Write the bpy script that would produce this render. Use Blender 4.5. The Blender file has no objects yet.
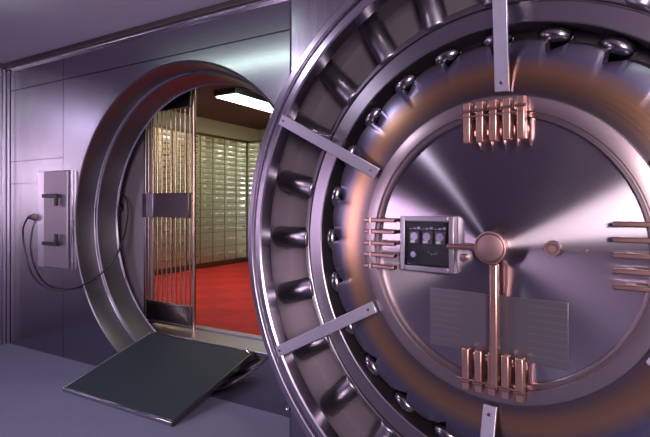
import bpy, bmesh, math, random
from mathutils import Vector, Matrix
random.seed(4)
PI = math.pi
S = bpy.context.scene
COL = S.collection
R = math.radians

# ------------------------------------------------------------------ materials
def new_mat(name):
    m = bpy.data.materials.new(name); m.use_nodes = True
    nt = m.node_tree
    return m, nt, nt.nodes['Principled BSDF']

def metal(name, col, rough=.3, aniso=0, axis=None, rot=0.0, brush=None, bump=.0, var=.12, scale=1.0, metallic=1.0):
    """brushed metal; axis = radial brushing axis; brush = stretch of the grain (x,y,z)"""
    m, nt, b = new_mat(name)
    N = nt.nodes; L = nt.links
    b.inputs['Base Color'].default_value = (*col, 1)
    b.inputs['Metallic'].default_value = metallic
    b.inputs['Roughness'].default_value = rough
    b.inputs['Anisotropic'].default_value = aniso
    b.inputs['Anisotropic Rotation'].default_value = rot
    if axis:
        t = N.new('ShaderNodeTangent'); t.direction_type = 'RADIAL'; t.axis = axis
        L.new(t.outputs[0], b.inputs['Tangent'])
    tc = N.new('ShaderNodeTexCoord')
    if axis:      # concentric turned grain
        sep = N.new('ShaderNodeSeparateXYZ'); L.new(tc.outputs['Object'], sep.inputs[0])
        cmb = N.new('ShaderNodeCombineXYZ')
        L.new(sep.outputs['X'], cmb.inputs['X']); L.new(sep.outputs['Z'], cmb.inputs['Y'])
        ln = N.new('ShaderNodeVectorMath'); ln.operation = 'LENGTH'; L.new(cmb.outputs[0], ln.inputs[0])
        c2 = N.new('ShaderNodeCombineXYZ'); L.new(ln.outputs['Value'], c2.inputs['X'])
        nz = N.new('ShaderNodeTexNoise'); nz.inputs['Scale'].default_value = 160 * scale
        nz.inputs['Detail'].default_value = 3
        L.new(c2.outputs[0], nz.inputs['Vector'])
    else:
        mp = N.new('ShaderNodeMapping'); mp.inputs['Scale'].default_value = brush or (8, 8, 8)
        L.new(tc.outputs['Object'], mp.inputs[0])
        nz = N.new('ShaderNodeTexNoise'); nz.inputs['Scale'].default_value = scale
        nz.inputs['Detail'].default_value = 4
        L.new(mp.outputs[0], nz.inputs['Vector'])
    mr = N.new('ShaderNodeMapRange')
    mr.inputs['To Min'].default_value = max(.02, rough - var); mr.inputs['To Max'].default_value = rough + var
    L.new(nz.outputs[0], mr.inputs[0]); L.new(mr.outputs[0], b.inputs['Roughness'])
    if bump:
        bp = N.new('ShaderNodeBump'); bp.inputs['Strength'].default_value = bump
        bp.inputs['Distance'].default_value = .002
        L.new(nz.outputs[0], bp.inputs['Height']); L.new(bp.outputs[0], b.inputs['Normal'])
    return m

def matte(name, col, rough=.8, col2=None, scale=40, bump=0, detail=4):
    m, nt, b = new_mat(name); N = nt.nodes; L = nt.links
    b.inputs['Roughness'].default_value = rough
    b.inputs['Base Color'].default_value = (*col, 1)
    if col2:
        tc = N.new('ShaderNodeTexCoord'); nz = N.new('ShaderNodeTexNoise')
        nz.inputs['Scale'].default_value = scale; nz.inputs['Detail'].default_value = detail
        L.new(tc.outputs['Object'], nz.inputs['Vector'])
        mx = N.new('ShaderNodeMix'); mx.data_type = 'RGBA'
        mx.inputs['A'].default_value = (*col, 1); mx.inputs['B'].default_value = (*col2, 1)
        L.new(nz.outputs[0], mx.inputs['Factor']); L.new(mx.outputs['Result'], b.inputs['Base Color'])
        if bump:
            bp = N.new('ShaderNodeBump'); bp.inputs['Strength'].default_value = bump
            bp.inputs['Distance'].default_value = .004
            L.new(nz.outputs[0], bp.inputs['Height']); L.new(bp.outputs[0], b.inputs['Normal'])
    return m

def emit(name, col, s):
    m, nt, b = new_mat(name)
    b.inputs['Base Color'].default_value = (*col, 1)
    b.inputs['Emission Color'].default_value = (*col, 1)
    b.inputs['Emission Strength'].default_value = s
    return m

def line_mask(nt, coord, positions, half):
    """1 where |coord - p| < half for any p"""
    N = nt.nodes; L = nt.links; out = None
    for p in positions:
        c = N.new('ShaderNodeMath'); c.operation = 'COMPARE'
        L.new(coord, c.inputs[0]); c.inputs[1].default_value = p; c.inputs[2].default_value = half
        if out is None: out = c.outputs[0]
        else:
            a = N.new('ShaderNodeMath'); a.operation = 'MAXIMUM'
            L.new(out, a.inputs[0]); L.new(c.outputs[0], a.inputs[1]); out = a.outputs[0]
    return out

M = {}
STEEL = (.56, .51, .60)
# sheet-steel wall panels: upright grain, fine dark seams
def wall_steel():
    m = metal('panel_steel', (.34, .32, .365), .22, .55, brush=(40, 40, .4), scale=1.0, var=.035, bump=.015)
    nt = m.node_tree; N = nt.nodes; L = nt.links; b = N['Principled BSDF']
    tg = N.new('ShaderNodeTangent'); tg.direction_type = 'RADIAL'; tg.axis = 'Z'
    tc = N.new('ShaderNodeTexCoord'); sp = N.new('ShaderNodeSeparateXYZ'); L.new(tc.outputs['Object'], sp.inputs[0])
    v = line_mask(nt, sp.outputs['X'], [-2.0 - .0, -1.55, 2.1, 3.3, 4.5], .005)
    h = line_mask(nt, sp.outputs['Z'], [2.75], .006)
    # the left-hand bay has two more horizontal joints
    lo = N.new('ShaderNodeMath'); lo.operation = 'LESS_THAN'; L.new(sp.outputs['X'], lo.inputs[0]); lo.inputs[1].default_value = -1.55
    h2 = line_mask(nt, sp.outputs['Z'], [1.98, 1.74], .004)
    mu = N.new('ShaderNodeMath'); mu.operation = 'MULTIPLY'; L.new(lo.outputs[0], mu.inputs[0]); L.new(h2, mu.inputs[1])
    v = line_mask(nt, sp.outputs['X'], [-1.55, 2.1, 3.3, 4.5], .005)
    a = N.new('ShaderNodeMath'); a.operation = 'MAXIMUM'; L.new(v, a.inputs[0]); L.new(h, a.inputs[1])
    a2 = N.new('ShaderNodeMath'); a2.operation = 'MAXIMUM'; L.new(a.outputs[0], a2.inputs[0]); L.new(mu.outputs[0], a2.inputs[1])
    mx = N.new('ShaderNodeMix'); mx.data_type = 'RGBA'
    mx.inputs['A'].default_value = (.34, .32, .365, 1); mx.inputs['B'].default_value = (.08, .07, .09, 1)
    L.new(a2.outputs[0], mx.inputs['Factor']); L.new(mx.outputs['Result'], b.inputs['Base Color'])
    b.inputs['Anisotropic'].default_value = 0
    return m
M['wall'] = wall_steel()
M['side'] = metal('side_wall_steel', (.36, .33, .39), .26, brush=(40, 40, .5), var=.06)
M['face'] = metal('turned_steel_face', (.50, .44, .48), .235, 1.0, 'Y', 0.25, var=.012, scale=1.6)
M['ring'] = metal('turned_steel_ring', (.26, .23, .26), .33, .6, 'Y', 0.25, var=.08)
M['rim'] = metal('polished_rim_steel', (.44, .40, .455), .22, .5, 'Y', 0.25, var=.06)
M['frame'] = metal('bronzed_ring_steel', (.38, .305, .31), .34, .6, 'Y', 0.25, var=.06)
M['plate'] = metal('dark_polished_plate', (.27, .23, .26), .42, .4, 'Y', 0.25, var=.05, metallic=.75)
M['portal'] = metal('portal_steel', (.27, .255, .275), .30, .6, 'Y', 0.25, var=.05)
M['bolt'] = metal('dark_bolt_steel', (.25, .23, .26), .36, brush=(20, 20, 20))
M['tail'] = metal('bright_bolt_steel', (.20, .18, .20), .24, brush=(10, 10, 10), var=.04)
M['chrome'] = metal('chrome', (.75, .72, .76), .10, brush=(10, 10, 10), var=.03)
M['strap'] = metal('satin_strap_steel', (.52, .49, .58), .42, brush=(50, 50, 50), var=.05)
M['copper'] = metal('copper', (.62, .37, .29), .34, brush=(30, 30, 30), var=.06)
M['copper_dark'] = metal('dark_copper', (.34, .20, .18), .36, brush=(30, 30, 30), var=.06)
M['jamb'] = metal('jamb_steel', (.50, .40, .47), .44, brush=(40, 40, 1), var=.05, metallic=.4)
M['cover'] = metal('satin_cover_steel', (.40, .35, .40), .48, brush=(30, 30, 2), var=.04)
M['bar'] = metal('brassy_bar', (.46, .33, .24), .24, brush=(30, 30, 4), var=.04)
M['tl'] = metal('lock_frame_steel', (.34, .31, .34), .36, brush=(30, 30, 30), var=.04)
M['hub'] = metal('dull_copper', (.29, .185, .175), .5, brush=(30, 30, 30), var=.04)
M['steel'] = metal('plain_steel', (.58, .53, .62), .3, brush=(40, 40, 2), var=.06)
M['dark_steel'] = metal('dark_steel', (.17, .135, .14), .35, brush=(40, 40, 2), var=.06)
M['black'] = matte('black_plastic', (.012, .011, .013), .4)
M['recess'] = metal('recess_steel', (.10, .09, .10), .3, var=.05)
M['rubber'] = matte('ribbed_rubber', (.014, .023, .031), .62, (.021, .032, .042), 220, .25)
M['carpet'] = matte('blue_grey_carpet', (.13, .13, .20), .95, (.19, .19, .275), 260, .5)
M['ceil'] = matte('painted_ceiling', (.42, .345, .46), .75, (.45, .375, .49), 2)
M['brown'] = matte('brown_ceiling', (.085, .06, .055), .7, (.11, .08, .07), 3)
M['plain'] = matte('plum_painted_wall', (.13, .10, .16), .7, (.15, .12, .18), 2)
M['cream'] = matte('pale_green_frieze', (.27, .36, .28), .6)
M['box'] = metal('deposit_box_steel', (.56, .64, .50), .42, brush=(6, 6, 30), var=.05)
M['boxframe'] = metal('deposit_frame_steel', (.16, .14, .10), .4, brush=(6, 6, 30), var=.05)
M['tube_green'] = emit('green_white_tube', (.74, 1.0, .84), 14)
M['tube_white'] = emit('white_tube', (.95, 1.0, .88), 8)

def red_carpet():
    m, nt, b = new_mat('red_carpet_tiles'); N = nt.nodes; L = nt.links
    tc = N.new('ShaderNodeTexCoord'); ck = N.new('ShaderNodeTexChecker'); ck.inputs['Scale'].default_value = 2.0
    mp = N.new('ShaderNodeMapping'); mp.inputs['Rotation'].default_value = (0, 0, R(0))
    L.new(tc.outputs['Object'], mp.inputs[0]); L.new(mp.outputs[0], ck.inputs['Vector'])
    ck.inputs['Color1'].default_value = (.48, .014, .012, 1); ck.inputs['Color2'].default_value = (.38, .011, .011, 1)
    nz = N.new('ShaderNodeTexNoise'); nz.inputs['Scale'].default_value = 200; L.new(tc.outputs['Object'], nz.inputs['Vector'])
    bp = N.new('ShaderNodeBump'); bp.inputs['Strength'].default_value = .3; bp.inputs['Distance'].default_value = .004
    L.new(nz.outputs[0], bp.inputs['Height']); L.new(bp.outputs[0], b.inputs['Normal'])
    L.new(ck.outputs[0], b.inputs['Base Color']); b.inputs['Roughness'].default_value = .9
    return m
M['red'] = red_carpet()

def banded():
    m = metal('banded_annulus', (.5, .5, .5), .30, .6, 'Y', 0.25, var=.08)  # base colour runs in rings by radius: orange-brown between greyer edges
    nt = m.node_tree; N = nt.nodes; L = nt.links; b = N['Principled BSDF']
    tc = N.new('ShaderNodeTexCoord'); sp = N.new('ShaderNodeSeparateXYZ'); L.new(tc.outputs['Object'], sp.inputs[0])
    cb = N.new('ShaderNodeCombineXYZ'); L.new(sp.outputs['X'], cb.inputs['X']); L.new(sp.outputs['Z'], cb.inputs['Y'])
    ln = N.new('ShaderNodeVectorMath'); ln.operation = 'LENGTH'; L.new(cb.outputs[0], ln.inputs[0])
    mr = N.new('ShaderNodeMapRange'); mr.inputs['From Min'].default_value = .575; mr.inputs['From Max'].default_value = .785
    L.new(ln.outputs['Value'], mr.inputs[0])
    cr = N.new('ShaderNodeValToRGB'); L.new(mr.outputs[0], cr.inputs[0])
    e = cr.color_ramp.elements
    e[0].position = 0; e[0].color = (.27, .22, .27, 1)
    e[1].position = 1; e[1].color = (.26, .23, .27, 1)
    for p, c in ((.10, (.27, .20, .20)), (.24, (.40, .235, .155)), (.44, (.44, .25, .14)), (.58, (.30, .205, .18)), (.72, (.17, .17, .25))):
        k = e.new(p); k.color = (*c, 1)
    L.new(cr.outputs[0], b.inputs['Base Color'])
    return m
M['annulus'] = banded()

def plaque_mat():
    m, nt, b = new_mat('engraved_plate'); N = nt.nodes; L = nt.links
    tc = N.new('ShaderNodeTexCoord'); sp = N.new('ShaderNodeSeparateXYZ'); L.new(tc.outputs['Object'], sp.inputs[0])
    rows = line_mask(nt, sp.outputs['Z'], [-.20 - .0255 * i for i in range(8)], .0011)
    ab = N.new('ShaderNodeMath'); ab.operation = 'ABSOLUTE'; L.new(sp.outputs['X'], ab.inputs[0])
    g = N.new('ShaderNodeMath'); g.operation = 'GREATER_THAN'; L.new(ab.outputs[0], g.inputs[0]); g.inputs[1].default_value = .13
    mu = N.new('ShaderNodeMath'); mu.operation = 'MULTIPLY'; L.new(rows, mu.inputs[0]); L.new(g.outputs[0], mu.inputs[1])
    mx = N.new('ShaderNodeMix'); mx.data_type = 'RGBA'
    mx.inputs['A'].default_value = (.20, .172, .195, 1); mx.inputs['B'].default_value = (.27, .23, .25, 1)
    L.new(mu.outputs[0], mx.inputs['Factor']); L.new(mx.outputs['Result'], b.inputs['Base Color'])
    b.inputs['Metallic'].default_value = .85; b.inputs['Roughness'].default_value = .33
    return m
M['plaque'] = plaque_mat()
def glass_mat():
    m, nt, b = new_mat('clear_glass')
    b.inputs['Transmission Weight'].default_value = 1; b.inputs['Roughness'].default_value = .02
    b.inputs['Base Color'].default_value = (.95, .97, 1, 1); b.inputs['IOR'].default_value = 1.2
    return m
M['glass'] = glass_mat()
M['dial'] = matte('ivory_dial', (.75, .72, .68), .4)

# ------------------------------------------------------------------ mesh helpers
def bm_new(): return bmesh.new()

def finish(name, bm, mat, parent=None, loc=None, smooth=True, angle=35, bevel=0, rot=None):
    me = bpy.data.meshes.new(name)
    bmesh.ops.recalc_face_normals(bm, faces=bm.faces[:])
    bm.to_mesh(me); bm.free()
    for m in (mat if isinstance(mat, (list, tuple)) else [mat]): me.materials.append(m)
    if smooth:
        for p in me.polygons: p.use_smooth = True
        me.set_sharp_from_angle(angle=R(angle))
    o = bpy.data.objects.new(name, me); COL.objects.link(o)
    if bevel:
        b = o.modifiers.new('bevel', 'BEVEL'); b.width = bevel; b.segments = 2; b.limit_method = 'ANGLE'
        b.angle_limit = R(40)
        b.harden_normals = False
    if parent: o.parent = parent
    if loc: o.location = loc
    if rot: o.rotation_euler = rot
    return o

def box(bm, x0, x1, y0, y1, z0, z1, mtx=None):
    vs = [bm.verts.new((x, y, z)) for x in (x0, x1) for y in (y0, y1) for z in (z0, z1)]
    for f in ((0, 1, 3, 2), (4, 6, 7, 5), (0, 4, 5, 1), (2, 3, 7, 6), (0, 2, 6, 4), (1, 5, 7, 3)):
        bm.faces.new([vs[i] for i in f])
    if mtx is not None:
        bmesh.ops.transform(bm, matrix=mtx, verts=vs)
    return vs

def lathe(bm, prof, seg=192, closed=False, a0=0, a1=2 * PI):
    """revolve (r, y) about the Y axis"""
    full = abs(a1 - a0 - 2 * PI) < 1e-6
    n = seg if full else seg + 1
    rings = []
    for i in range(n):
        a = a0 + (a1 - a0) * i / seg
        rings.append([bm.verts.new((r * math.cos(a), y, r * math.sin(a))) for r, y in prof])
    m = len(prof)
    for i in range(seg):
        A = rings[i]; B = rings[(i + 1) % n]
        for j in range(m if closed else m - 1):
            k = (j + 1) % m
            try: bm.faces.new((A[j], A[k], B[k], B[j]))
            except ValueError: pass

def cyl(bm, p0, p1, r0, r1=None, seg=24, rounded=0):
    p0 = Vector(p0); p1 = Vector(p1); r1 = r0 if r1 is None else r1
    ax = (p1 - p0); ln = ax.length; ax.normalize()
    q = ax.to_track_quat('Z', 'Y').to_matrix()
    prof = [(0, 0)]
    if rounded:
        for i in range(5):
            t = i / 4 * PI / 2
            prof.append((r0 - rounded + rounded * math.sin(t), rounded - rounded * math.cos(t)))
        for i in range(5):
            t = i / 4 * PI / 2
            prof.append((r1 - rounded + rounded * math.cos(t), ln - rounded + rounded * math.sin(t)))
    else:
        prof += [(r0, 0), (r1, ln)]
    prof.append((0, ln))
    rings = []
    for i in range(seg):
        a = 2 * PI * i / seg
        rings.append([bm.verts.new(p0 + q @ Vector((r * math.cos(a), r * math.sin(a), z))) if r > 0 else None for r, z in prof])
    c0 = bm.verts.new(p0); c1 = bm.verts.new(p1)
    for i in range(seg):
        A = rings[i]; B = rings[(i + 1) % seg]
        for j in range(1, len(prof) - 2):
            bm.faces.new((A[j], B[j], B[j + 1], A[j + 1]))
        bm.faces.new((c0, B[1], A[1])); bm.faces.new((c1, A[-2], B[-2]))

def tube(bm, pts, r, seg=10, sub=8):
    P = [Vector(p) for p in pts]; path = []
    for i in range(len(P) - 1):
        a = P[max(i - 1, 0)]; b = P[i]; c = P[i + 1]; d = P[min(i + 2, len(P) - 1)]
        for k in range(sub):
            t = k / sub
            path.append(.5 * ((2 * b) + (c - a) * t + (2 * a - 5 * b + 4 * c - d) * t * t + (3 * b - a - 3 * c + d) * t ** 3))
    path.append(P[-1])
    T0 = (path[1] - path[0]).normalized(); u = T0.orthogonal().normalized(); prev = None; first = None
    for i, p in enumerate(path):
        T = (path[min(i + 1, len(path) - 1)] - path[max(i - 1, 0)]).normalized()
        u = (u - T * u.dot(T)).normalized(); v = T.cross(u)
        ring = [bm.verts.new(p + r * (math.cos(2 * PI * k / seg) * u + math.sin(2 * PI * k / seg) * v)) for k in range(seg)]
        if prev:
            for k in range(seg): bm.faces.new((prev[k], prev[(k + 1) % seg], ring[(k + 1) % seg], ring[k]))
        else: bm.faces.new(ring)
        prev = ring
    bm.faces.new(prev)

def thing(name, label, cat, loc=(0, 0, 0), rz=0, group=None):
    o = bpy.data.objects.new(name, None); COL.objects.link(o)
    o.location = loc; o.rotation_euler = (0, 0, rz); o.empty_display_size = .1
    o['label'] = label; o['category'] = cat
    if group: o['group'] = group
    return o
def tag(o, label, cat, group=None):
    o['label'] = label; o['category'] = cat
    if group: o['group'] = group
    return o
def struct(o): o['kind'] = 'structure'; return o

# ------------------------------------------------------------------ the room
ZC = 3.05; PZ = 1.337; R1 = 1.355
XL, XR, YF = -2.575, 5.6, -6.6
# wall with the round opening
bm = bm_new(); n = 192
rect = []
circ = []
for i in range(n):
    a = 2 * PI * i / n; c, s = math.cos(a), math.sin(a)
    circ.append(bm.verts.new((R1 * c, 0, PZ + R1 * s)))
    t = 1e9
    for lim, comp in ((1.9, c), (-1.9, c)):
        if comp * lim > 0: t = min(t, lim / comp)
    if s > 0: t = min(t, (ZC - PZ) / s)
    if s < 0: t = min(t, (-.06 - PZ) / s)
    rect.append((t * c, PZ + t * s))
for cx_, cz_ in ((1.9, ZC), (-1.9, ZC), (-1.9, -.06), (1.9, -.06)):   # snap the nearest sample onto each corner
    k = min(range(n), key=lambda i: (rect[i][0] - cx_) ** 2 + (rect[i][1] - cz_) ** 2); rect[k] = (cx_, cz_)
rv = [bm.verts.new((x, 0, z)) for x, z in rect]
for i in range(n):
    j = (i + 1) % n; bm.faces.new((circ[i], circ[j], rv[j], rv[i]))
for xa, xb in ((XL - .05, -1.9), (1.9, XR)):
    v = [bm.verts.new(p) for p in ((xa, 0, -.06), (xb, 0, -.06), (xb, 0, ZC), (xa, 0, ZC))]; bm.faces.new(v)
struct(finish('wall_back', bm, M['wall'], smooth=False))

bm = bm_new(); box(bm, XL - .1, XL, YF, 0, 0, ZC)
struct(finish('wall_left', bm, M['side'], smooth=False))
bm = bm_new(); box(bm, XR, XR + .1, YF, 0, 0, ZC)
struct(finish('wall_right', bm, M['plain'], smooth=False))
bm = bm_new(); box(bm, XL - .1, XR + .1, YF - .1, YF, 0, ZC)
struct(finish('wall_front', bm, M['plain'], smooth=False))
bm = bm_new(); box(bm, XL - .1, XR + .1, YF - .1, 0.0, -.06, 0)
struct(finish('floor', bm, M['carpet'], smooth=False))
bm = bm_new(); box(bm, XL - .1, XR + .1, YF - .1, 0.0, ZC, ZC + .08)
struct(finish('ceiling', bm, M['ceil'], smooth=False))
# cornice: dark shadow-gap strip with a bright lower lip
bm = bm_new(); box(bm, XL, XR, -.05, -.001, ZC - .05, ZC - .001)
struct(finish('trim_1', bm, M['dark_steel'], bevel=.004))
bm = bm_new(); box(bm, XL + .03, XR, -.035, -.001, ZC - .075, ZC - .052)
struct(finish('trim_2', bm, M['chrome'], bevel=.005))
bm = bm_new()
for i in range(2): box(bm, XL + .001, XL + .02, -.03 - i * .04 - .036, -.03 - i * .04, .0, ZC - .06)
struct(finish('trim_3', bm, M['steel'], bevel=.006))
bm = bm_new(); box(bm, XL + .002, XL + .05, -.026, -.002, 0, ZC - .08)
struct(finish('trim_4', bm, M['steel'], bevel=.006))

# inner vault room (floor raised to the sill)
ZI = .295; ZIC = 3.2; IX0, IX1, IY0, IY1 = -3.65, 2.6, .68, 5.77
bm = bm_new(); box(bm, IX0 - .5, IX1 + .1, IY0, IY1 + .1, ZI - .08, ZI)
struct(finish('floor', bm, M['red'], smooth=False))
bm = bm_new(); box(bm, IX0 - .5, IX1 + .1, IY0, IY1 + .1, ZIC, ZIC + .08)
struct(finish('ceiling', bm, M['brown'], smooth=False))
bm = bm_new(); box(bm, IX0 - .50, IX0 - .405, IY0, IY1, ZI, ZIC)
box(bm, IX0 - .404, IX0 + .0, IY0 + .06, IY1, 2.905, ZIC)
struct(finish('wall_left', bm, M['cream'], smooth=False))
bm = bm_new(); box(bm, IX1, IX1 + .1, IY0, IY1, ZI, ZIC)
struct(finish('wall_right', bm, M['cream'], smooth=False))
bm = bm_new(); box(bm, IX0 - .5, IX1 + .1, IY1 + .02, IY1 + .12, ZI, ZIC)
struct(finish('wall_back', bm, M['cream'], smooth=False))
# front wall of the inner room, with its doorway
bm = bm_new()
box(bm, IX0 - .5, -1.085, IY0, IY0 + .05, .0, ZIC); box(bm, 1.2, IX1 + .1, IY0, IY0 + .05, .0, ZIC)
box(bm, -1.084, 1.2, IY0, IY0 + .05, 2.9, ZIC); box(bm, -1.084, 1.2, IY0, IY0 + .05, 0, ZI - .01)
struct(finish('wall_front', bm, M['jamb'], smooth=False))
bm = bm_new()
box(bm, -2.0, 2.0, .40, IY0, 2.9, 2.98); box(bm, -2.0, -1.9, .40, IY0, 0, 2.9); box(bm, 1.9, 2.0, .40, IY0, 0, 2.9)
struct(finish('trim_5', bm, M['dark_steel'], smooth=False))
# sill between ramp and red carpet
bm = bm_new(); box(bm, -1.0, 1.0, .37, IY0 - .001, ZI - .07, ZI - .01)
struct(finish('trim_6', bm, M['steel'], bevel=.006))
bm = bm_new(); box(bm, -1.15, 1.2, IY0 - .03, IY0 + .05, ZI - .009, ZI + .008)
struct(finish('trim_7', bm, M['steel'], bevel=.004))

# ------------------------------------------------------------------ round door frame in the wall
fr = thing('portal_frame', 'round stepped steel door frame set into the panelled wall behind the ramp', 'door frame', (0, 0, 0))
bm = bm_new(); lathe(bm, [(R1 + .004, -.004), (R1 - .006, -.012), (R1 - .016, -.004), (1.322, .188), (1.317, .194), (1.322, .197), (1.50, .197)])
finish('outer_ring', bm, M['portal'], fr, (0, 0, PZ))
bm = bm_new(); lathe(bm, [(1.322, .198), (1.306, .190), (1.296, .197), (1.259, .385), (1.253, .395), (1.262, .402), (1.72, .402)])
finish('inner_ring', bm, M['portal'], fr, (0, 0, PZ))
bm = bm_new(); lathe(bm, [(1.320, .186), (1.313, .178), (1.306, .186), (1.313, .194)], closed=True)
finish('step_bead', bm, M['chrome'], fr, (0, 0, PZ))
bm = bm_new(); lathe(bm, [(1.262, .39), (1.252, .380), (1.243, .39), (1.252, .40)], closed=True)
finish('edge_bead', bm, M['chrome'], fr, (0, 0, PZ))

# ------------------------------------------------------------------ ramp
rp = thing('entry_ramp', 'dark rubber-topped ramp with metal edges leading up through the round opening', 'ramp', (0, -.53, 0))
ang = math.atan2(.284 - .03, .875); Lr = math.hypot(.875, .254)
mt = Matrix.Translation((-.07, 0, .022)) @ Matrix.Rotation(ang, 4, 'X')
bm = bm_new(); box(bm, -.615, .615, .02, Lr, -.012, .006, mt)
finish('tread', bm, M['rubber'], rp, bevel=.003)
bm = bm_new(); box(bm, -.63, .63, 0, .02, -.014, .012, mt)
finish('front_edge', bm, M['chrome'], rp, bevel=.003)
for s in (-1, 1):
    bm = bm_new(); box(bm, min(s * .615, s * .632), max(s * .615, s * .632), 0, Lr, -.028, .009, mt)
    finish('side_rail', bm, M['strap'] if s < 0 else M['dark_steel'], rp, bevel=.003)
bm = bm_new()
box(bm, -.55, .41, .50, .53, 0, .14)
finish('support', bm, M['dark_steel'], rp)
bm = bm_new(); cyl(bm, (.557, Lr * math.cos(ang) - .02, .265), (.50, Lr * math.cos(ang) - .02, .30), .012, seg=12, rounded=.004)
finish('hinge_pin', bm, M['chrome'], rp)

# ------------------------------------------------------------------ day gate
gx0, gx1, gy = -1.05, -.405, .60
g = thing('day_gate', 'tall barred inner gate with a wide steel lock plate inside the round opening', 'gate', (-.5, gy, ZI))
def gb(name, mat, fn, bev=.004):
    b_ = bm_new(); fn(b_); o = finish(name, b_, mat, g, (.5, -gy, -ZI), bevel=bev); return o
gb('post', M['bar'], lambda b_: cyl(b_, (-.378, gy, ZI - .01), (-.378, gy, 2.86), .018, seg=20), 0)
gb('kick_panel', M['dark_steel'], lambda b_: box(b_, gx0, gx1, gy - .012, gy + .012, ZI + .03, .50))
gb('bottom_rail', M['copper_dark'], lambda b_: box(b_, gx0, gx1, gy - .018, gy + .018, .502, .525))
gb('header', M['dark_steel'], lambda b_: box(b_, gx0, gx1, gy - .02, gy + .02, 2.47, 2.86))
gb('side_rail', M['steel'], lambda b_: box(b_, gx0 - .03, gx0 - .001, gy - .02, gy + .02, ZI, 2.86))
NB = 10
for i in range(NB):
    x = gx0 + .025 + (gx1 - gx0 - .05) * i / (NB - 1)
    gb('bar', M['bar'], lambda b_: cyl(b_, (x, gy, .526), (x, gy, 2.469), .0085, seg=12), 0)
def lp(b_): box(b_, gx0 - .02, gx1 + .005, gy - .05, gy - .012, 1.385, 1.63)
lk = gb('lock_plate', M['dark_steel'], lp, .006)
bm = bm_new(); box(bm, -1.0, -.9, gy - .056, gy - .0505, 1.39, 1.625)
finish('lock_cover', bm, M['steel'], lk, bevel=.003)

# wall pull with hanging cable at the left of the gate
# ------------------------------------------------------------------ wall cabinet at the left
wc = thing('wall_cabinet', 'steel equipment cabinet with two black latch handles on the wall left of the opening', 'cabinet', (-1.70, 0, .88))
bm = bm_new(); box(bm, -1.947, -1.375, -.03, -.001, .875, 1.85); finish('back_plate', bm, M['steel'], wc, (1.70, 0, -.88), bevel=.004)
bm = bm_new(); box(bm, -1.79, -1.39, -.06, -.031, .885, 1.845); finish('cover', bm, M['cover'], wc, (1.70, 0, -.88), bevel=.01)
for zz, dn in ((1.60, -1), (1.13, 1)):
    bm = bm_new()
    box(bm, -1.745, -1.50, -.105, -.078, zz - .019, zz + .019)
    box(bm, -1.535, -1.495, -.106, -.079, min(zz, zz + dn * .10), max(zz, zz + dn * .10))
    box(bm, -1.60, -1.56, -.079, -.058, zz - .012, zz + .012)
    finish('latch_handle', bm, M['black'], wc, (1.70, 0, -.88), bevel=.006)
so = thing('cable_plug', 'black plug pushed into the left side of the steel wall cabinet', 'plug', (-1.95, -.05, 1.385))
bm = bm_new(); cyl(bm, (-.001, 0, 0), (-.03, 0, 0), .036, rounded=.006); finish('socket', bm, M['dark_steel'], so)
bm = bm_new(); cyl(bm, (-.03, 0, 0), (-.11, 0, 0), .03, .022, rounded=.008); finish('plug_body', bm, M['black'], so)
F_, YH, TH = 487.6, 206.0, R(30.37); CAM = Vector((3.127, -2.855, 1.5))
def at(px, py, y):
    """point of the plane Y=y seen at a pixel of the photograph (used once to read off positions)"""
    u = (px - 325) / F_; n_ = u * math.sin(TH) + math.cos(TH); w = u * math.cos(TH) - math.sin(TH)
    t = (y - CAM.y) / n_
    return Vector((CAM.x + w * t, y, CAM.z + (YH - py) / F_ * t))
bm = bm_new()
cp = [Vector((-2.063, -.05, 1.385)), Vector((-2.10, -.05, 1.37)), at(23, 230, -.05), at(25, 250, -.03), at(31, 272, -.03), at(43, 286, -.03), at(62, 290, -.04), at(84, 284, -.06),
      at(103, 272, .02), at(117, 254, .12), at(125, 232, .24), at(128, 210, .36), at(126, 198, .44), at(122, 196, .52), at(120, 203, .60), at(123, 208, .655)]
tube(bm, cp, .0085)
tag(finish('cable', bm, M['black']), 'black cable looping from the wall plug into the round opening', 'cable')
wp = thing('pull_hook', 'small round steel pull holding the cable end beside the gate', 'hook', tuple(at(122, 207, .68)))
bm = bm_new(); cyl(bm, (0, -.001, 0), (0, -.012, 0), .055, rounded=.004); finish('rosette', bm, M['steel'], wp)
bm = bm_new(); tube(bm, [(-.02, -.012, .02), (-.02, -.05, .02), (.02, -.05, .0), (.02, -.03, -.03), (-.01, -.012, -.02)], .006); finish('ring', bm, M['chrome'], wp)

# ------------------------------------------------------------------ safe-deposit cabinets
CW = .345
rows = []; z = 2.86
for hgt, k in ((.103, 11), (.150, 5), (.29, 2)):
    for _ in range(k): rows.append((z - hgt, z)); z -= hgt
rows = [(a, b_) for a, b_ in rows if a > ZI - .01]
def make_bank():
    t = thing('deposit_cabinet', 'x', 'cabinet')
    zb = rows[-1][0]
    b_ = bm_new(); box(b_, -CW / 2, CW / 2, .02, .40, ZI + .001 - ZI, 2.90 - ZI); finish('body', b_, M['boxframe'], t)
    for a, c in rows:
        b_ = bm_new(); box(b_, -CW / 2 + .016, CW / 2 - .016, 0, .019, a + .004 - ZI, c - .004 - ZI)
        d = finish('box_door', b_, M['box'], t, bevel=.003)
        b_ = bm_new(); zc = (a + c) / 2 - ZI + .005; wd = .055 if c - a < .12 else .075
        box(b_, -.07, wd + .02, -.034, 0, zc - .013, zc + .014)
        finish('handle', b_, M['chrome'], d)
    return t
proto = make_bank(); first = True
def dup(root):
    r = root.copy(); COL.objects.link(r)
    for ch in list(root.children):
        c = ch.copy(); COL.objects.link(c); c.parent = r
        for gch in list(ch.children):
            d = gch.copy(); COL.objects.link(d); d.parent = c
    return r
spots = [('L', 5.20 - .345 * i) for i in range(12)] + [('B', -3.475 + .345 * i) for i in range(3)]
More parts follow.
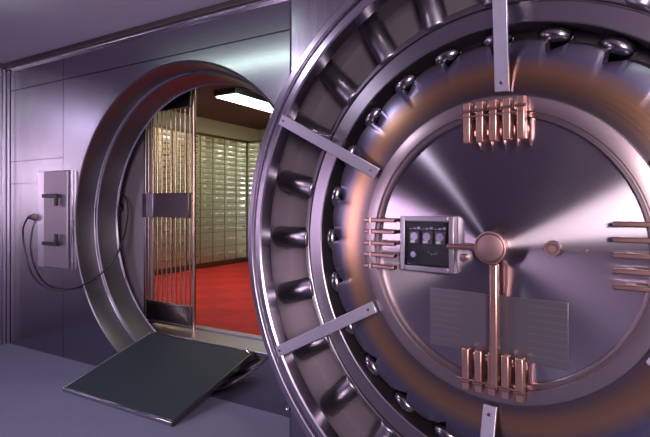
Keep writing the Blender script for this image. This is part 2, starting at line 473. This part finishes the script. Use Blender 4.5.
ordn = ['', 'second', 'third', 'fourth', 'fifth', 'sixth', 'seventh', 'eighth', 'ninth', 'tenth', 'eleventh', 'twelfth']
for q, (side, v) in enumerate(spots):
    o = proto if q == 0 else dup(proto)
    if side == 'L':
        o.location = (IX0, v, ZI); o.rotation_euler = (0, 0, R(90))
        w_ = 'nearest the corner' if q == 0 else '%s from the far corner' % ordn[q]
        where = 'behind the gate bars, ' if v < 3.75 else 'in the doorway gap, '
        o['label'] = 'bank of deposit boxes ' + where + w_
        o['group'] = 'deposit box banks along the side wall'
    else:
        o.location = (v, IY1 - .39, ZI); o.rotation_euler = (0, 0, 0)
        i = int(round((v + 3.475) / .345))
        o['label'] = 'tall bank of deposit boxes on the end wall, %s' % ('beside the corner', 'second from the corner', 'third from the corner')[i]
        o['group'] = 'deposit box banks on the end wall'
for o in [o for o in COL.objects if o.name.startswith('deposit_cabinet')]:
    if abs(o.rotation_euler.z) > .1: o.location.x = IX0 + .0

# ------------------------------------------------------------------ lamps (fixtures)
vl = thing('ceiling_lamp', 'long white fluorescent lamp on the ceiling inside the vault room', 'ceiling lamp', (-1.7, 3.9, ZIC))
bm = bm_new(); box(bm, -.21, .21, -1.40, 1.40, -.085, 0); finish('housing', bm, M['black'], vl, bevel=.006)
bm = bm_new(); box(bm, -.20, .20, -1.36, 1.39, -.100, -.086); finish('diffuser', bm, M['tube_white'], vl, bevel=.004)

def strip_lamp(x0, x1, y, label):
    t = thing('strip_lamp', label, 'ceiling lamp', ((x0 + x1) / 2, y, ZC), 0, 'strip lamps on the ceiling')
    h = (x1 - x0) / 2
    b_ = bm_new(); box(b_, -h, h, -.06, .06, -.05, .002); finish('housing', b_, M['plain'], t, bevel=.004)
    b_ = bm_new(); cyl(b_, (-h + .02, 0, -.075), (h - .02, 0, -.075), .022, seg=14); finish('tube', b_, M['tube_green'], t)
strip_lamp(-1.1, .9, -1.1, 'greenish white strip lamp on the ceiling in front of the round opening')
strip_lamp(3.3, 4.6, -1.75, 'greenish white strip lamp on the ceiling above the open vault door')

# ------------------------------------------------------------------ hinge column
hc = thing('hinge_column', 'tall polished steel hinge column between the round opening and the open door', 'column', (1.67, -.175, 0))
bm = bm_new(); box(bm, -.28, .28, -.175, .174, 0, ZC - .08); finish('casing', bm, M['side'], hc, bevel=.03)
bm = bm_new(); cyl(bm, (-.285, -.15, .22), (-.31, -.15, .22), .012, seg=12, rounded=.004); finish('button', bm, M['chrome'], hc)

# ------------------------------------------------------------------ the vault door
D = thing('vault_door', 'huge open circular steel vault door with bolts, copper lugs and a turned centre plate', 'vault door', (2.738, -.927, 0), R(-8.38))
DC = (0, 0, PZ)
def dp(name, bm_, mat, parent=None, **k):
    if parent is None: return finish(name, bm_, mat, D, DC, **k)
    return finish(name, bm_, mat, parent, **k)
seg = 240
bm = bm_new()
lathe(bm, [(.0, .12), (.7, .12), (1.18, .12), (1.185, -.12), (1.205, -.13), (1.235, .0), (1.240, .16), (1.275, .165), (1.280, .25), (1.305, .255), (1.305, .33), (.0, .33)], seg)
dp('door_body', bm, M['plate'])
bm = bm_new()    # front lip: two bright bands with a dark groove
lathe(bm, [(1.094, -.100), (1.092, -.165), (1.098, -.172), (1.126, -.172), (1.131, -.166), (1.133, -.148), (1.146, -.148), (1.149, -.166), (1.154, -.172),
           (1.184, -.170), (1.196, -.160), (1.206, -.128), (1.186, -.121), (1.150, -.118)], seg, closed=True)
dp('outer_rim', bm, M['rim'])
bm = bm_new()
lathe(bm, [(.845, .118), (.845, .004), (.849, 0), (.914, 0), (.918, .004), (.919, .016), (.926, .016), (.928, .006), (.932, .003), (.950, .006), (.955, .012), (.957, .118)], seg)
dp('bolt_ring', bm, M['ring'])
bm = bm_new()    # scalloped annular plate
K = 24; sub = 20; n = K * sub
inner, outer, low, mid = [], [], [], []
for i in range(n):
    a = 2 * PI * i / n; ph = (i % sub) / sub          # 0 at a bolt
    q_ = (1 - ph) % 1.0
    r = .779 - (.038 * (1 - q_ / .34) if q_ < .34 else 0) + .006 * math.sin(PI * max(0, (q_ - .34) / .66))
    if ph < .06 and ph > 0: r = .779 - .038 * (1 - ph / .06)
    c, s = math.cos(a), math.sin(a)
    inner.append(bm.verts.new((.578 * c, -.004, .578 * s)))
    mid.append([bm.verts.new((q * c, yy, q * s)) for q, yy in ((.61, -.008), (.66, -.010), (.71, -.006))])
    outer.append([bm.verts.new((q * c, yy, q * s)) for q, yy in ((r - .006, .002), (r, .008))])
    low.append(bm.verts.new(((r + .012) * c, .045, (r + .012) * s)))
for i in range(n):
    j = (i + 1) % n
    A = [inner[i]] + mid[i] + outer[i] + [low[i]]; B = [inner[j]] + mid[j] + outer[j] + [low[j]]
    for k in range(len(A) - 1): bm.faces.new((A[k], A[k + 1], B[k + 1], B[k]))
dp('scalloped_plate', bm, M['annulus'], angle=40)
bm = bm_new()
lathe(bm, [(.504, .018), (.505, -.006), (.507, -.009), (.514, -.010), (.5165, -.0075), (.518, -.004), (.523, -.004), (.5245, -.010), (.527, -.013), (.5745, -.013), (.578, -.011), (.582, -.004), (.584, .0)], seg)
dp('face_ring', bm, M['frame'])
bm = bm_new()
lathe(bm, [(.0, .006), (.06, .006), (.2, .006), (.35, .006), (.507, .006), (.507, .03)], seg)
dp('centre_plate', bm, M['face'])

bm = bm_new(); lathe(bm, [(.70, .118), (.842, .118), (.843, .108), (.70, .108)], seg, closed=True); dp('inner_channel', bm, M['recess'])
# radial bolts
def radial(name, mat, a, r0, r1, rad, y, rounded=.0, seg_=28):
    b_ = bm_new()
    cyl(b_, (r0 * math.cos(a), y, r0 * math.sin(a)), (r1 * math.cos(a), y, r1 * math.sin(a)), rad, seg=seg_, rounded=rounded)
    return dp(name, b_, mat)
for i in range(K):
    a = 2 * PI * i / K
    b_ = radial('bolt', M['bolt'], a, .93, 1.172, .056, .040, .012)
    e = bm_new(); bmesh.ops.create_uvsphere(e, u_segments=24, v_segments=14, radius=1)
    bmesh.ops.transform(e, matrix=Matrix.Rotation(-a, 4, 'Y') @ Matrix.Translation((.810, .054, 0)) @ Matrix.Diagonal((.033, .040, .062, 1)), verts=e.verts[:])
    finish('bolt_tail', e, M['tail'], b_)
# straps
for i in range(6):
    a = R(30 + 60 * i + (1.2, -4.2, 1.2, 1.2, 0, 1.2)[i] * (-1 if i != 1 else 1))
    mt = Matrix.Rotation(-a, 4, 'Y')
    b_ = bm_new()
    r0, y0, r1, y1 = 1.112, -.176, .590, -.028
    v = []
    for r_, y_ in ((r0, y0), (r1, y1)):
        for yy in (0, .013):
            for zz in (-.026, .026): v.append(b_.verts.new((r_, y_ + yy, zz)))
    for f in ((0, 1, 3, 2), (4, 6, 7, 5), (0, 4, 5, 1), (2, 3, 7, 6), (0, 2, 6, 4), (1, 5, 7, 3)): b_.faces.new([v[k] for k in f])
    box(b_, .925, .955, -.118, .004, -.024, .024)
    bmesh.ops.transform(b_, matrix=mt, verts=b_.verts[:])
    st = dp('strap', b_, M['strap'], bevel=.002)
    for r_, y_ in ((1.096, -.1685), (.62, -.037)):
        e = bm_new(); p = mt @ Vector((r_, y_, 0)); cyl(e, p, p + Vector((0, -.005, 0)), .006, seg=10)
        finish('screw', e, M['dark_steel'], st)
# copper lugs, five on each side of the face
for side in range(4):
    mt = Matrix.Rotation(-R(90 * side), 4, 'Y')
    for k in range(5):
        off = (k - 2) * .0505 + (.004, -.018, 0, .012)[side] * (1 if side != 3 else 1)
        b_ = bm_new()
        ra, rb = .405, .560
        if side == 3: ra, rb = .385, .545
        box(b_, ra, rb, -.050, -.018, off - (.0145 if side % 2 else .0085), off + (.0145 if side % 2 else .0085))
        box(b_, ra + .03, ra + .055, -.023, .006, off - .008, off + .008)
        box(b_, rb - .03, rb - .008, -.024, -.008, off - .008, off + .008)
        bmesh.ops.transform(b_, matrix=mt, verts=b_.verts[:])
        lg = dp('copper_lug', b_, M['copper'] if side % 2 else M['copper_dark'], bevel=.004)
        e = bm_new(); p0 = mt @ Vector((rb - .035, -.050, off - (.019 if side % 2 else .0105))); p1 = mt @ Vector((rb - .035, -.050, off + (.019 if side % 2 else .0105)))
        cyl(e, p0, p1, .006, seg=10); finish('pin', e, M['copper_dark'], lg)
    if side % 2 == 0: continue
    b_ = bm_new(); box(b_, .50, .508, -.050, -.044, -.125, .125); bmesh.ops.transform(b_, matrix=mt, verts=b_.verts[:])
    dp('lug_bar', b_, M['copper_dark'], bevel=.002)
# hub and rods
b_ = bm_new(); lathe(b_, [(0, -.066), (.046, -.066), (.050, -.064), (.052, -.061), (.055, -.066), (.060, -.064), (.062, -.05), (.050, -.03), (.046, .004)], 64)
hub = finish('hub', b_, M['hub'], D, (.012, 0, PZ + .008))
b_ = bm_new(); box(b_, .004, .037, -.052, -.024, -.52, -.052); dp('drop_rod', b_, M['copper'], bevel=.007)
b_ = bm_new(); cyl(b_, (-.04, -.042, .004), (-.165, -.042, .004), .011, seg=16)
dp('side_rod', b_, M['copper_dark'])
# time-lock window
b_ = bm_new()
X0, X1, Z0, Z1 = -.385, -.143, -.107, .121; w = .022
for q in ((X0, X0 + w, Z0, Z1), (X1 - w, X1, Z0, Z1), (X0 + w, X1 - w, Z0, Z0 + w), (X0 + w, X1 - w, Z1 - w, Z1)): box(b_, q[0], q[1], -.032, .004, q[2], q[3])
tl = dp('time_lock', b_, M['tl'], bevel=.003)
b_ = bm_new(); box(b_, X0 + w, X1 - w, -.008, .003, Z0 + w, Z1 - w); finish('recess', b_, M['black'], tl)
b_ = bm_new(); box(b_, X0 + w, X1 - w, -.030, -.028, Z0 + w, Z1 - w); finish('glass', b_, M['glass'], tl)
for k in range(3):
    x = X0 + w + .040 + k * .058; zc = .028
    b_ = bm_new(); box(b_, x - .024, x + .024, -.020, -.008, zc - .022, zc + .030); finish('movement', b_, M['dark_steel'], tl, bevel=.003)
    b_ = bm_new(); cyl(b_, (x, -.020, zc + .008), (x, -.0225, zc + .008), .0165, seg=24)
    finish('dial_face', b_, M['steel'], tl)
    b_ = bm_new(); box(b_, x - .016, x + .004, -.0235, -.0205, zc - .019, zc - .008)
    finish('dial_window', b_, M['dial'], tl)
b_ = bm_new()
for k in range(9): box(b_, X0 + .035 + k * .019, X0 + .047 + k * .019, -.014, -.008, .066, .0685 + .004 * (k % 3))
finish('number_row', b_, M['strap'], tl)
b_ = bm_new(); cyl(b_, (X0 + .055, -.008, -.04), (X0 + .055, -.018, -.04), .013, seg=20); finish('winding_arbor', b_, M['strap'], tl)
b_ = bm_new()
for dx, dz in ((.125, -.028), (.137, -.036), (.150, -.034), (.160, -.030)): cyl(b_, (X0 + dx, -.008, dz), (X0 + dx, -.014, dz), .0035, seg=10)
finish('rivet', b_, M['strap'], tl)
# small fittings on the plate
b_ = bm_new(); lathe(b_, [(.0, -.004), (.013, -.004), (.015, .0), (.019, .0), (.021, -.008), (.026, -.008), (.029, .006)], 40)
finish('keyhole_knob', b_, M['hub'], D, (.214, 0, PZ + .012))
b_ = bm_new(); box(b_, .245, .315, .002, .006, .006, .009); cyl(b_, (.318, .006, .008), (.318, -.002, .008), .006, seg=14)
dp('scribed_pointer', b_, M['copper_dark'])
b_ = bm_new(); cyl(b_, (-.112, .006, -.040), (-.112, -.012, -.040), .015, seg=20, rounded=.004); dp('small_stud', b_, M['copper_dark'])
b_ = bm_new(); box(b_, -.262, .264, .001, .0062, -.408, -.175); dp('engraved_plate', b_, M['plaque'], bevel=.001)
# hinge straps to the column, behind the door
for zz in (.75, 1.95):
    b_ = bm_new(); box(b_, -1.12, -.55, .334, .40, zz - .09 - PZ, zz + .09 - PZ)
    h = dp('hinge_leaf', b_, M['ring'], bevel=.01)
    b_ = bm_new(); cyl(b_, (-1.04, .385, zz - .16 - PZ), (-1.04, .385, zz + .16 - PZ), .05, seg=24, rounded=.01); finish('hinge_pin', b_, M['chrome'], h)

# ------------------------------------------------------------------ lights
def area(name, loc, target, sx, sy, power, col):
    l = bpy.data.lights.new(name, 'AREA'); l.shape = 'RECTANGLE'; l.size = sx; l.size_y = sy
    l.energy = power; l.color = col
    o = bpy.data.objects.new(name, l); COL.objects.link(o); o.location = loc
    o.rotation_euler = (Vector(target) - Vector(loc)).to_track_quat('-Z', 'Y').to_euler()
    return o
area('studio_light', (4.2, -4.5, 2.1), (3.0, -1, 1.35), .6, 1.2, 190, (1.0, .84, .93))
area('purple_wash', (-1.5, -4.5, 1.35), (.6, -.5, 1.4), .6, 1.0, 42, (.88, .66, 1.0))
area('floor_wash', (0, -2.6, 2.95), (-.6, -1.6, 0), .3, .3, 36, (.84, .78, 1.0))
area('vault_warm', (-2.3, 1.5, 3.05), (-3.4, 1.9, .9), .5, .5, 32, (1.0, .66, .44))
area('vault_orange', (-1.2, 4.6, 3.0), (-3.3, 5.4, 1.6), .3, .3, 16, (1.0, .45, .20))
area('vault_fill', (-.6, 2.6, 3.1), (-1.6, 2.6, .3), .8, .8, 30, (.95, 1.0, .80))
w = bpy.data.worlds.new('world'); S.world = w; w.use_nodes = True
w.node_tree.nodes['Background'].inputs[0].default_value = (.20, .15, .28, 1); w.node_tree.nodes['Background'].inputs[1].default_value = .3

# ------------------------------------------------------------------ camera
cd = bpy.data.cameras.new('camera'); cam = bpy.data.objects.new('camera', cd); COL.objects.link(cam)
cam.location = CAM; cam.rotation_euler = (R(90), 0, TH)
cd.sensor_width = 36; cd.lens = 36 * F_ / 650; cd.shift_y = -12.5 / 650; cd.clip_start = .05
S.camera = cam
S.view_settings.view_transform = 'Standard'; S.view_settings.look = 'None'; S.view_settings.gamma = 1
S.view_settings.exposure = 0
